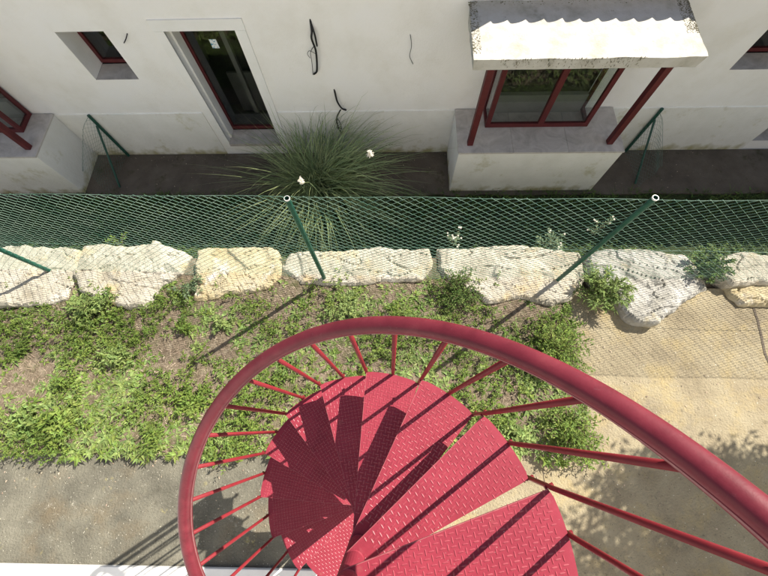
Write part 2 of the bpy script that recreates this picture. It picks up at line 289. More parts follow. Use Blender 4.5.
# bays
def bay(px0, px1, colx, wx, mull, canopy):
    yf = .814*D
    b = MB(); b.box((px0, yf, HG-.05), (px1, D-.016, zz(-.962)))
    bp = Hb(b, 'bay_base', M['plinth'], bevel=.01)
    b = MB()
    n = 3
    for k in range(n):                              # three slabs with fine joints
        a = px0 - .006 + (px1 - px0 + .012) * k / n; c = px0 - .006 + (px1 - px0 + .012) * (k+1) / n
        b.box((a + (.0015 if k else 0), yf-.012, zz(-.962)+.001), (c - (.0015 if k < n-1 else 0), D-.017, zz(-.956)))
    Hb(b, 'sill_slab', M['stone_sill'], bevel=.003)
    for cx in colx:
        c = MB(); c.box((cx-.04, .839*D, zz(-.956)), (cx+.04, .839*D+.08, zz(-.655)+.01)); Hb(c, 'column', M['red_wood'], bevel=.006)
    yw = .913*D
    wz0, wz1 = zz(-.955), zz(-.665)
    f = window(wx[0], wx[1], wz0, wz1, yw, .065, mull, 'window')
    for sx, gx in ((wx[0]+.001, wx[0]+.016), (wx[1]-.041, wx[1]-.022)):   # side lights of the projecting window
        s = MB(); s.box((sx, yw+.052, wz0), (sx+.04, D-.02, wz0+.06)); s.box((sx, yw+.052, wz1-.06), (sx+.04, D-.02, wz1)); s.box((sx, D-.08, wz0+.06), (sx+.04, D-.02, wz1-.06))
        o = s.build('side_frame', M['red_wood'], f, bevel=.003); o.location = (0,0,0)
        g = MB(); g.box((gx, yw+.05, wz0+.055), (gx+.006, D-.075, wz1-.055))
        o = g.build('pane', M['glass'], f); o.location = (0,0,0)
    r = MB(); r.box((wx[0]+.05, D-.017+.003, wz0+.0), (wx[1]-.05, D-.004, wz1))   # dark sheet on the wall, in place of the unlit room
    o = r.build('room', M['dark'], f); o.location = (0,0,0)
    c = MB(); c.box((wx[0]+.07, D-.10, wz0+.002), (wx[1]-.07, D-.03, wz0+.30))
    o = c.build('blind', M['curtain'], f); o.location = (0,0,0)
    # canopy
    cx0, cx1 = canopy; y0 = .800*D; z0, z1 = zz(-.652), zz(-.6245)
    c = MB()
    nx, ny = 40, 14
    idx = {}
    vs = []; fs = []
    for j in range(ny+1):
        for i in range(nx+1):
            fx = i/nx; fy = j/ny
            inset = .0 + .03*max(0, (fy-.9)/.1)
            x = cx0 + inset + (cx1-cx0-2*inset)*fx; y = y0 + (D-.018-y0)*fy
            z = z1 + .03*fy + .012*noise.noise(Vector((x*2.3, y*2.3, 1))) + .004*noise.noise(Vector((x*12, y*12, 3)))
            if j == 0: y += .008*noise.noise(Vector((x*7, 0, 0)))
            if i in (0, nx): x += .012*noise.noise(Vector((0, y*9, i)))
            vs.append((x, y, z))
    fs = [(j*(nx+1)+i, j*(nx+1)+i+1, (j+1)*(nx+1)+i+1, (j+1)*(nx+1)+i) for j in range(ny) for i in range(nx)]
    n0 = len(vs); ring = [i for i in range(nx+1)] + [(j*(nx+1)+nx) for j in range(1, ny+1)] + [ny*(nx+1)+i for i in range(nx-1, -1, -1)] + [j*(nx+1) for j in range(ny-1, 0, -1)]
    for k in ring:
        x, y, z = vs[k]; vs.append((x + (.015 if x < (cx0+cx1)/2 else -.035), y+.004, z0))
    m_ = len(ring)
    fs += [(ring[k], n0+k, n0+(k+1) % m_, ring[(k+1) % m_]) for k in range(m_)] + [tuple(n0+k for k in range(m_))]
    c.add(vs, fs)
    cn = Hb(c, 'canopy', M['canopy'], smooth=False)
    # moss along the edges
    mo = MB()
    for k in range(1900):
        q = rnd.random()
        if q < .30: x, y = cx0 + rnd.random()**1.5*.09, y0 + (D-y0)*(.1+.88*rnd.random())
        elif q < .72: x, y = cx1 - rnd.random()**1.8*.13, y0 + (D-y0)*(.38+.6*rnd.random())
        elif q < .8: x, y = cx0 + (cx1-cx0)*rnd.random(), D-.03-.06*rnd.random()**2
        else: x, y = cx0 + (cx1-cx0)*(.12+.62*rnd.random()), y0 + .01 + .012*rnd.random()
        s_ = .002 + .0085*rnd.random()**3; z = z1 + .03*(y-y0)/(D-y0) + .012*noise.noise(Vector((x*2.3, y*2.3, 1)))
        if q >= .8: z = z1 - .10*rnd.random()**2; y = y0 - .001; 
        mo.add([(x-s_,y-s_*.5,z),(x,y-s_,z),(x+s_,y,z),(x+s_*.3,y+s_,z),(x-s_*.7,y+s_*.6,z),(x,y,z+.006)] if q < .8 else
               [(x-s_*.4,y+.001,z-s_*1.6),(x+s_*.4,y+.002,z-s_*1.3),(x+s_*.4,y,z+s_),(x,y,z+s_*1.8),(x-s_*.4,y,z+s_*.7),(x,y-.003,z)],
               [(0,1,5),(1,2,5),(2,3,5),(3,4,5),(4,0,5)])
    o = mo.build('moss', M['moss'], cn, fix=False); o.location = (0,0,0)
bay(.214*D, .742*D, (.252*D, .700*D), (.306*D, .641*D), .484*D, (.192*D, .735*D))
bay(-1.718*D, -1.19*D, (-1.68*D, -1.222*D), (-1.61*D, -1.262*D), -1.43*D, (-1.74*D, -1.170*D))
# roof with the scalloped tile edge that throws its shadow on the canopy
r = MB()
er, ez = .977*D, zz(-.560)
for k in range(-70, 75):
    x = k*.193 + .06
    n = 8
    vs = []
    for yy, z_ in ((er, ez), (er+1.6, ez+.75)):
        for i in range(n+1):
            a = math.pi*i/n
            vs.append((x + .068*math.cos(a), yy - (.05 if yy == er else 0), z_ + .095*math.sin(a)**.8 if i not in (0, n) else z_))
    r.add(vs, [(i, i+1, n+2+i, n+1+i) for i in range(n)] )
    r.add([(x+.06, er+.10, ez-.02), (x+.133, er+.10, ez-.02), (x+.133, er+1.6, ez+.75), (x+.06, er+1.6, ez+.75)], [(0,1,2,3)])
r.box((X0, er+.12, ez-.07), (X1, D+.15, ez-.04)); r.add([(X0,er+1.6,ez+.72),(X1,er+1.6,ez+.72),(X1,D+7,ez-.1),(X0,D+7,ez-.1)], [(0,1,2,3)])
ro_ = r.build('roof', M['tile'], house, fix=False)
ch = MB(); ch.box((.17*D, 1.06*D, ez+.1), (.432*D, 1.06*D+.5, zz(-.34))); o = ch.build('chimney', M['wall'], ro_); o.location = (0,0,0)

# cables and side fences
def cable(pts, rad, label, k=None):
    P = [onz(u, v, 0) for u, v in pts]; Q = []
    for i, (u, v) in enumerate(pts):
        d = ray(u, v); t = (D - .012 - (.05*math.sin(math.pi*i/(len(pts)-1)))) / d.y
        Q.append(Vector((d.x*t, d.y*t, CZ + d.z*t)))
    Q[0].y = D + .01
    m = MB()
    out = []
    for i in range(len(Q)-1):
        for s in range(5): out.append(Q[i].lerp(Q[i+1], s/5))
    out.append(Q[-1])
    for _ in range(3): out = [out[0]] + [(out[i-1]+out[i]*2+out[i+1])/4 for i in range(1, len(out)-1)] + [out[-1]]
    m.tube(out, rad, 6)
    return m, Q[0], label
def put_cable(parts, cat='cable'):
    m0, loc, label = parts[0]
    for p in parts[1:]: m0.add(p[0].v, p[0].f)
    o = m0.build('cable', M['cable'], smooth=True, loc=loc); tag(o, label, cat, 'loose cables on the house wall')
put_cable([cable([(310,20),(312,32),(311,38),(316,50),(317,62),(317,72),(314,74)], .013, 'thick black cable hanging highest on the white wall beside the tall window'),
           cable([(310,22),(315,35),(317,46)], .011, ''), cable([(314,47),(310,52),(312,62),(313,75)], .004, ''), cable([(317,56),(309,50),(307,54),(310,58)], .003, '')])
put_cable([cable([(334,90),(337,102),(342,109),(346,110)], .013, 'short black cable bent double low on the wall above the pampas grass'),
           cable([(341,110),(336,118),(338,128),(343,135)], .011, ''), cable([(336,118),(340,122),(342,130),(339,127)], .006, '')])
put_cable([cable([(410,34),(412,46),(409,56),(413,64)], .004, 'thin grey wire dangling on blank white wall left of the canopy')])
put_cable([cable([(127,34),(126,39),(124,43)], .006, 'tiny stub of wire sticking out right of the small window')])

def chain(mb, P, U, V, nu, nv, rad, sag=None, cell=None):
    """chain link zigzags over the patch P + u*U + v*V (u, v in 0..1)"""
    Nn = U.cross(V).normalized()
    for i in range(nu):
        pts = []
        for j in range(nv + 1):
            u = (i + ((i + j) % 2)) / nu; v = j / nv
            p = P + U*u + V*v
            if sag: p = p + sag(u, v)
            pts.append(p + Nn * (rad * (1 if (j + i) % 2 else -1)))
        mb.tube(pts, rad, 3, cap=False)
def side_fence(xk, label):
    x = xk*D
    e = empty('wire_fence', (x, D-.1, HG), label, 'fence', 'short wire fences against the house')
    p = MB(); p.tube([(x, D-.04, HG), (x, D-.04, zz(-.960))], .024, 12); p.build('post', M['green_post'], e, smooth=False)
    p = MB(); p.tube([(x, D-.07, zz(-1.0)), (x+.015, .84*D, HG+.02)], .016, 10); p.build('brace', M['green_post'], e)
    m = MB()
    L = .78
    chain(m, Vector((x-.03, D-.03, HG+.03)), Vector((-.10 if xk < 0 else .06, -L, 0)), Vector((0, 0, .86)), 20, 26, .0018,
          lambda u, v: Vector((.02*math.sin(9*v+3*u), 0, -.40*max(0, u-.25)*v**2)))
    m.tube([Vector((x-.03-.1*u*(1 if xk < 0 else -.6), D-.03-L*u, HG+.89-.40*max(0, u-.25))) for u in [k/10 for k in range(11)]], .003, 4)
    m.build('wire_mesh', M['wire'], e, fix=False)
side_fence(-1.064, 'short green wire fence leaning between the left bay and the tall window')
side_fence(.908, 'short green wire fence just right of the canopied bay window')

# ================================================================== GROUND
gm = MB(); gm.add([(-250,-250,HG-.01),(250,-250,HG-.01),(250,250,HG-.01),(-250,250,HG-.01)], [(0,1,2,3)])
tag(gm.build('ground', M['ground']), kind='structure')
wk = MB()
pts = [(-12, D-.02)] + [(12, D-.02)] + [(12 - .25*k, 3.50 + .05*noise.noise(Vector((k*.7, 0, 0)))) for k in range(97)]
wk.prism(list(reversed(pts)), HG-.008, HG+.02); tag(wk.build('walkway', M['walk']), kind='structure')
def gh(x, y):                                     # terrace soil height
    return .03*noise.noise(Vector((x*1.3, y*1.3, 0))) + .012*noise.noise(Vector((x*6, y*6, 2)))
VX = 2.02                                         # right edge of planted bed
def bed_edge(x): return -.36 + .05*noise.noise(Vector((x*1.7, 4, 0))) + .03*noise.noise(Vector((x*6, 9, 0)))
def bed_right(y): return VX + .08*noise.noise(Vector((y*2, 7, 0)))
te = MB(); te.box((-14, -14, HG-.3), (14, 1.80, -.05))
# earth bank down to the lower ground
te.add([(-14,1.80,-.05),(14,1.80,-.05),(14,2.16,HG-.1),(-14,2.16,HG-.1)], [(0,1,2,3)])
tag(te.build('terrain', M['soil']), kind='structure')
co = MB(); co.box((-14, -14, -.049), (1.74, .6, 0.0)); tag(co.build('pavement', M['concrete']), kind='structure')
# pale slab, its left edge is the joint
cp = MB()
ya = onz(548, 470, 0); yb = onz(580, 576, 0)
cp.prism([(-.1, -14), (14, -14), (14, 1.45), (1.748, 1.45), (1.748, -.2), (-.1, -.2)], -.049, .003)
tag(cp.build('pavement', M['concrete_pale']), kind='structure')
bd = MB(); nx, ny = 150, 50; x0, x1 = -8, 2.1; vs = []
for j in range(ny+1):
    for i in range(nx+1):
        x = x0 + (x1-x0)*i/nx; lo = bed_edge(x); y = lo + (1.81-lo)*(j/ny)
        xx = min(x, bed_right(y)) if x > 1.9 else x
        edge = min(1, min(y-lo, max(0, bed_right(y)-xx) if xx > 1.2 else 9)/.12)
        vs.append((xx, y, .005 + .05*edge + (gh(xx, y)+.01)*edge))
bd.add(vs, [(j*(nx+1)+i, j*(nx+1)+i+1, (j+1)*(nx+1)+i+1, (j+1)*(nx+1)+i) for j in range(ny) for i in range(nx)])
tag(bd.build('soil', M['soil'], smooth=True), kind='structure')
wf = MB(); wf.box((-14, -14, 0.004), (.95, -1.30, .05)); tag(wf.build('kerb', M['white_floor'], bevel=.006), kind='structure')
# cracks in the pale slab
ck = MB()
for pts in ([(543,470),(549,500),(556,520),(566,548),(575,576)], [(752,303),(758,320),(763,345),(772,372)]):
    P = [onz(u, v, .0065) for u, v in pts]; Q = []
    for a, b in zip(P, P[1:]):
        for s in range(8):
            q = a.lerp(b, s/8); q.x += .012*noise.noise(q*9); q.y += .012*noise.noise(q*9+Vector((5,5,5))); Q.append(q)
    for a, b in zip(Q, Q[1:]):
        d = (b-a).normalized(); n_ = Vector((-d.y, d.x, 0))*(.0012+.0018*rnd.random() + (.010 if pts[0][0] == 752 else 0))
        ck.add([a-n_, b-n_, b+n_, a+n_], [(0,1,2,3)])
tag(ck.build('pavement_crack', M['walk']), kind='structure')

# ================================================================== STONES
def rock(name, outline, top, matl, label, seed, base=-.12):
    rr = random.Random(seed)
    P = [onz(u, v, top) for u, v in outline]
    seg = [(P[i]-P[i-1]).length for i in range(len(P))]; tot = sum(seg); out = []; N = int(tot/.012)
    for k in range(N):
        t = tot*k/N; i = 0
        while t > seg[i]: t -= seg[i]; i += 1
        out.append(P[i-1].lerp(P[i], t/seg[i]))
    for _ in range(3): out = [(out[i-1]+out[i]*2+out[(i+1) % N])/4 for i in range(N)]
    cc = sum(P, Vector())/len(P); out = [p + (p-cc).normalized()*.028 + Vector((0, .05 if p.y > cc.y else 0, 0)) for p in out]
    out = [p + Vector((noise.noise(p*6+Vector((seed,0,0))), noise.noise(p*6+Vector((0,seed,0))), 0))*.03 + Vector((noise.noise(p*25), noise.noise(p*25+Vector((3,3,3))), 0))*.008 for p in out]
    xs_ = [p.x for p in out]; ys_ = [p.y for p in out]; g = .016
    def inside(x, y):
        r_ = False; j = N-1
        for i in range(N):
            if (ys_[i] > y) != (ys_[j] > y) and x < (xs_[j]-xs_[i])*(y-ys_[i])/(ys_[j]-ys_[i])+xs_[i]: r_ = not r_
            j = i
        return r_
    ax_, bx_, ay_, by_ = min(xs_), max(xs_), min(ys_), max(ys_)
    nx_, ny_ = int((bx_-ax_)/g)+1, int((by_-ay_)/g)+1
    pl = []
    for k in range(max(5, int((bx_-ax_)*(by_-ay_)*20))):
        pl.append((ax_+(bx_-ax_)*rr.random(), ay_+(by_-ay_)*rr.random(), rr.gauss(0,.05), rr.gauss(0,.06), rr.gauss(0,.008)))
    def height(x, y, d):
        q = Vector((x*1.0, y*1.0, seed)); xw = x + .05*noise.noise(q*5); yw = y + .05*noise.noise(q*5+Vector((7,7,7)))
        best = sorted(((xw-a)**2+(yw-b)**2*1.6, c_, e_, o_, a, b) for a, b, c_, e_, o_ in pl)[:2]
        h0 = [c_*(x-a)+e_*(y-b)+o_ for _, c_, e_, o_, a, b in best]
        w_ = min(1, (best[1][0]**.5-best[0][0]**.5)/.03)*.5+.5
        z = top + h0[0]*w_+h0[1]*(1-w_) + .005*noise.noise(q*14) + .004*noise.noise(q*37) + .015*noise.noise(q*3.3)
        cr = abs(noise.noise(Vector((x*2.3, y*5.5, seed+9)))) 
        if cr < .028: z -= .026*(1-cr/.028)
        return z - .038*math.exp(-d/.014)
    ins = {}
    for j in range(ny_+1):
        for i in range(nx_+1):
            if inside(ax_+i*g, ay_+j*g): ins[(i, j)] = 1
    cells = [(i, j) for (i, j) in ins if (i+1, j) in ins and (i, j+1) in ins and (i+1, j+1) in ins]
    vid = {}; vs = []; fs = []; edge = {}
    def V(k):
        if k not in vid:
            x, y = ax_+k[0]*g, ay_+k[1]*g; dm, pm_ = min((((x-p.x)**2+(y-p.y)**2), n_) for n_, p in enumerate(out)); d = dm**.5
            vid[k] = len(vs); vs.append([x, y, d, pm_])
        return vid[k]
    for i, j in cells:
        f = [V((i, j)), V((i+1, j)), V((i+1, j+1)), V((i, j+1))]; fs.append(f)
        for a, b in zip(f, f[1:]+f[:1]):
            if (b, a) in edge: del edge[(b, a)]
            else: edge[(a, b)] = 1
    bset = {a for a, b in edge}
    co_ = []
    for n_, (x, y, d, pm_) in enumerate(vs):
        if n_ in bset: x, y, d = out[pm_].x, out[pm_].y, 0
        co_.append(Vector((x, y, height(x, y, d))))
    # skirt
    low = {}; mid = {}; c = sum(P, Vector())/len(P)
    for a in bset:
        p = co_[a]; o_ = (p-c); o_.z = 0; o_.normalize()
        mid[a] = len(co_); co_.append(Vector((p.x, p.y, p.z*.55)) + o_*(.008+.02*noise.noise(p*9)))
        low[a] = len(co_); co_.append(Vector((p.x, p.y, base)) - o_*.01)
    for a, b in edge:
        fs.append([b, a, mid[a], mid[b]]); fs.append([mid[b], mid[a], low[a], low[b]])
    m = MB(); m.add(co_, fs)
    o = m.build(name, matl, loc=(c.x, c.y, 0), fix=False); tag(o, label, 'stone', 'limestone blocks along the fence')
    return o
rock('stone', [(-60,250),(0,250),(20,249),(45,252),(63,251),(77,255),(72,270),(62,296),(40,302),(15,303),(-60,303)], .14, M['rock'], 'cracked pale stone block under the leftmost fence post', 1)
rock('stone', [(84,250),(105,247),(125,252),(150,246),(165,250),(184,258),(180,270),(155,285),(141,303),(125,305),(105,299),(80,289),(74,275)], .15, M['rock'], 'rough cream stone block, second from the left, behind the leafy bush', 2)
rock('stone', [(197,254),(220,252),(258,251),(275,253),(278,272),(264,286),(230,291),(205,298),(194,298)], .13, M['rock_yellow'], 'squarish yellow stone block, smoothest of the row', 3)
rock('stone', [(290,257),(320,254),(345,257),(375,252),(427,252),(430,265),(420,279),(380,280),(340,283),(300,281),(281,268)], .12, M['rock'], 'long low pale stone with the middle fence post in front', 4)
rock('stone', [(440,253),(470,251),(510,250),(560,254),(582,256),(584,280),(572,298),(548,303),(520,294),(490,300),(465,285),(440,272)], .12, M['rock'], 'wide cream stone crossed by the foot of the slanting fence post', 5)
rock('stone', [(592,258),(620,253),(650,255),(688,260),(700,275),(706,288),(690,297),(672,310),(660,321),(640,321),(628,312),(620,295),(600,285),(590,270)], .15, M['rock_grey'], 'big grey white stone with a pointed front lying on the pale slab', 6)
rock('stone', [(722,262),(745,257),(768,259),(810,262),(810,281),(768,280),(735,284),(724,272)], .15, M['rock'], 'flat pale stone at the right end, behind the lower step stone', 7)
rock('stone', [(728,287),(760,285),(810,287),(810,300),(762,304),(742,303)], .07, M['rock_yellow'], 'low flat yellowish stone in front of the rightmost block', 8, base=-.03)

# ================================================================== PLANTS
def leaf(mb, p, d, L, W, up=Vector((0,0,1)), curl=.25):
    d = d.normalized(); s = d.cross(up)
    if s.length < .01: s = Vector((1,0,0))
    s.normalize(); n = s.cross(d)
    a = p; m1 = p + d*L*.45 + n*L*.10; t = p + d*L - n*L*curl
    mb.add([a, m1 + s*W*.5 + n*W*.18, t, m1 - s*W*.5 + n*W*.18, m1], [(0,1,4),(1,2,4),(2,3,4),(3,0,4)])
def rdir(lo=.0, hi=.9):
    a = rnd.random()*2*math.pi; z = lo + (hi-lo)*rnd.random(); h = math.sqrt(max(0, 1-z*z)); return Vector((math.cos(a)*h, math.sin(a)*h, z))
def green(x, y):
    """how leafy the bed is at (x, y): 0 = dry mulch, 1 = full green"""
    g = .70 + .9*noise.noise(Vector((x*1.1, y*1.5, 3))) + .45*noise.noise(Vector((x*3.4, y*3.4, 8)))
    g += .35*math.exp(-((y-(-.05))/.35)**2)                      # lush along the pavement
    g += .55*math.exp(-(((x-.0)/1.1)**2 + ((y-1.0)/.35)**2))     # behind the stair
    g -= .45*math.exp(-(((x+1.8)/.9)**2 + ((y-.95)/.35)**2))
    g -= .55*math.exp(-(((y-1.45)/.16)**2)) if x > -1.8 else 0
    g -= .35*math.exp(-(((x-.95)/.4)**2 + ((y-.75)/.5)**2))
    return g
gc = MB(); gl = MB(); dr = MB()
placed = 0
while placed < 9500:                               # weeds: small rosettes and upright shoots
    x = -6 + 8.1*rnd.random(); y = -.42 + 1.95*rnd.random()
    if y < bed_edge(x) - .03 or x > bed_right(y) - .02: continue
    g = green(x, y)
    placed += 1
    if rnd.random() > g: continue
    z = gh(x, y) + .045; kind = noise.noise(Vector((x*1.7, y*1.7, 20))); tgt = gl if rnd.random() < .4 + kind else gc
    if kind + .3*rnd.random() > .12:               # broad rosette
        n_ = 6 + int(rnd.random()*5); L = .035 + .06*rnd.random()**1.6; a0 = rnd.random()*6
        for k in range(n_):
            a = a0 + 2.4*k; d = Vector((math.cos(a), math.sin(a), .3+.5*rnd.random())); leaf(tgt, Vector((x, y, z)), d, L*(.7+.5*rnd.random()), L*(.25+.25*rnd.random()))
    else:                                          # leafy shoot leaning over
        d = rdir(.45, .95); h = .06 + .12*rnd.random(); n_ = 12
        for k in range(n_):
            q = Vector((x, y, z)) + d*h*(k+1)/n_
            e = rdir(-.1, .6) + d*.5; leaf(tgt, q, e, .020 + .034*rnd.random(), .008 + .011*rnd.random())
for k in range(30000):                             # dry stalks and mulch
    x = -6 + 8.05*rnd.random(); y = -.4 + 2.2*rnd.random()
    if y < bed_edge(x) or x > bed_right(y): continue
    if rnd.random() < green(x, y)*.5 : continue
    z = gh(x, y) + .05; d = rdir(-.05, .45); L = .02 + .05*rnd.random()**2; p = Vector((x, y, z + .02*rnd.random())); s = d.cross(Vector((0,0,1))).normalized()*.0025
    dr.add([p-s, p+s, p+d*L+s*.4, p+d*L-s*.4], [(0,1,2,3)])
li = MB()
for k in range(520):
    q = rnd.random()
    if q < .5: x = -6 + 8*rnd.random(); y = -.36 - abs(rnd.gauss(0, .22))
    else: x = 2.0 + abs(rnd.gauss(0, .7)); y = -1 + 2.3*rnd.random()
    L = .008 + .022*rnd.random()**2; leaf(li, Vector((x, y, .007)), rdir(0, .12), L, L*.5, curl=.05)
for k in range(650):
    x = -6 + 11.5*rnd.random(); y = D - .05 - (.06*abs(rnd.gauss(0, 1)) if rnd.random() < .4 else .85*rnd.random())
    if y < 3.5: continue
    L = .006 + .022*rnd.random()**2; leaf(li, Vector((x, y, HG+.026)), rdir(0, .12), L, L*.5, curl=.05)
tag(li.build('leaf_litter', M['dry'], fix=False), kind='stuff')
tag(gc.build('ground_cover', M['leaf'], fix=False), kind='stuff')
tag(gl.build('ground_cover', M['leaf_lime'], fix=False), kind='stuff')
tag(dr.build('dry_mulch', M['dry'], fix=False), kind='stuff')
# shaded weeds on lower ground and bank
lw = MB()
for k in range(7000):
    x = -6 + 12*rnd.random(); y = 1.82 + 1.75*rnd.random()
    if rnd.random() > .45 + .8*noise.noise(Vector((x*1.4, y*2.2, 40))) + (.25 if y > 3.2 else 0): continue
    z = HG - .01 if y > 2.14 else HG + (2.14-y)/.34*1.1
    if rnd.random() < .5:
        for q in range(5): leaf(lw, Vector((x, y, z)), rdir(.3, .9), .04+.06*rnd.random(), .012+.02*rnd.random())
    else:
        for q in range(4): leaf(lw, Vector((x, y, z)), rdir(.6, 1), .08+.12*rnd.random(), .006)
bl = MB()
for k in range(2600):
    x = -6 + 12*rnd.random(); y = 1.84 + .30*rnd.random()
    z = HG + (2.16-y)/.36*1.05
    if rnd.random() > .55 + .8*noise.noise(Vector((x*1.6, z*2.5, 60))): continue
    for q in range(6): leaf(bl, Vector((x, y+.03, z)), rdir(-.2, .8) + Vector((0,.6,0)), .05+.06*rnd.random(), .03)
tag(bl.build('bank_weeds', M['leaf_lime'], fix=False), kind='stuff')
tag(lw.build('grass', M['leaf_dark'], fix=False), kind='stuff')

def shrub(name, u, v, z0, rad, h, n, L, W, m, label, cat='shrub', spiky=False, sparse=0, lean=(0,0), flowers=0):
    c = onz(u, v, z0 + h*.4); c.z = z0
    e = empty(name, c, label, cat)
    st = MB(); fo = MB(); tips = []
    for k in range(max(7, n//28)):
        d = rdir(.25 if not spiky else .2, 1.0); l_ = (.6+.5*rnd.random())
        tip = Vector((d.x*rad*l_ + lean[0]*rnd.random(), d.y*rad*l_ + lean[1]*rnd.random(), abs(d.z)*h*l_))
        mid = tip*.5 + Vector((0, 0, h*.12)); P = [c + Vector((0,0,-.03)), c + mid, c + tip]; tips.append((mid, tip))
        st.tube(P, [.006, .004, .002], 4)
    for k in range(n):
        mid, tip = rnd.choice(tips); t_ = rnd.random()**.7
        p = c + (mid*2*t_ if t_ < .5 else mid.lerp(tip, (t_-.5)*2)) + Vector((rnd.gauss(0,1), rnd.gauss(0,1), rnd.gauss(0,1)))*rad*(.07 if not spiky else .03)
        d = (tip-mid).normalized()*(.9 if spiky else .4) + rdir(-.3, .8)
        leaf(fo, p, d, L*(.6+.7*rnd.random()), W*(.7+.6*rnd.random()))
    st.build('stem', M['stem'], e); fo.build('foliage', m, e, fix=False)
    for k in range(flowers):
        fl = MB(); mid, tip = rnd.choice(tips); p = c + tip*1.02 + Vector((rnd.gauss(0,.02), rnd.gauss(0,.02), .01))
        for q in range(6): a_ = q*1.047; leaf(fl, p, Vector((math.cos(a_), math.sin(a_), .35)), .015, .011)
        fl.build('flower', M['plume'], e, fix=False)
    return e
shrub('shrub', 92, 306, .04, .28, .30, 800, .062, .026, M['leaf_lime'], 'rounded light green leafy bush in front of the rough cream stone')
shrub('shrub', 190, 285, .06, .20, .16, 200, .05, .018, M['leaf_grey'], 'thin grey green bush between the cream stone and the yellow stone')
shrub('shrub', 225, 324, .04, .13, .15, 210, .055, .024, M['leaf_lime'], 'small bright bush beside the shadow of the middle post')
shrub('shrub', 460, 290, .04, .30, .34, 1200, .038, .012, M['leaf_dark'], 'dark fine leaved bush standing before the wide cream stone')
shrub('shrub', 604, 288, .05, .34, .32, 950, .080, .016, M['leaf_lime'], 'spiky light green bush beside the grey stone and slanting post', spiky=True)
shrub('shrub', 706, 264, .05, .28, .38, 800, .045, .026, M['leaf_dark'], 'dark climbing plant between the two stones at right', spiky=True, lean=(.05,-.05))
shrub('shrub', 556, 346, .04, .38, .48, 1900, .045, .014, M['leaf'], 'dense green bush at the bed edge just above the handrail')
shrub('shrub', 516, 352, .04, .22, .16, 420, .04, .016, M['leaf'], 'low green bush left of the dense bush beyond the handrail')
shrub('shrub', 572, 428, .03, .32, .38, 1500, .042, .014, M['leaf'], 'green bush on the corner of the pale slab under the long red bars')
shrub('shrub', 520, 434, .03, .22, .16, 420, .06, .026, M['leaf_lime'], 'broad leaved weed clump beside the upper treads')
shrub('shrub', 28, 424, .03, .24, .16, 320, .075, .028, M['leaf_lime'], 'leafy weed clump at the far left edge of the pavement')
shrub('shrub', 150, 440, .02, .22, .14, 420, .06, .014, M['leaf'], 'ragged weed clump spilling on the pavement left of the handrail')
shrub('shrub', 225, 442, .02, .20, .13, 380, .05, .014, M['leaf_lime'], 'weed clump spilling on the pavement behind the red bars')
shrub('shrub', 180, 328, .04, .16, .12, 170, .07, .020, M['leaf'], 'flat rosette weed left of the small bright bush')
shrub('shrub', 15, 352, .04, .20, .14, 260, .05, .020, M['leaf'], 'low green weed clump below the leftmost stone')
shrub('shrub', 70, 385, .03, .22, .14, 320, .05, .018, M['leaf'], 'green weed clump in the middle of the left bed')
shrub('shrub', 118, 352, .04, .20, .20, 420, .06, .022, M['leaf_lime'], 'upright light green clump in the bed below the second stone')
shrub('shrub', 62, 424, .03, .26, .20, 560, .07, .026, M['leaf'], 'broad mid green clump at the pavement edge, next from the left')
shrub('shrub', 345, 306, .04, .24, .14, 480, .045, .018, M['leaf_lime'], 'low bright green mat in front of the long low stone')
shrub('shrub', 190, 400, .03, .26, .18, 560, .055, .020, M['leaf'], 'bushy green clump touching the left curve of the handrail')
shrub('flowering_weed', 455, 240, -.25, .14, .32, 110, .035, .012, M['leaf_grey'], 'thin weed with tiny white flowers behind the long pale stone', 'weed', flowers=14)
shrub('flowering_weed', 552, 245, -.20, .26, .36, 300, .05, .022, M['leaf_grey'], 'pale green weed with white flowers behind the wide cream stone', 'weed', flowers=10)
shrub('flowering_weed', 600, 228, -.45, .16, .38, 90, .04, .014, M['leaf_grey'], 'sparse white flowered weed behind the grey stone', 'weed', flowers=8)
shrub('fern', 118, 243, -.06, .16, .16, 150, .045, .016, M['leaf'], 'small green plant peeping over the back of the cream stone', 'plant')

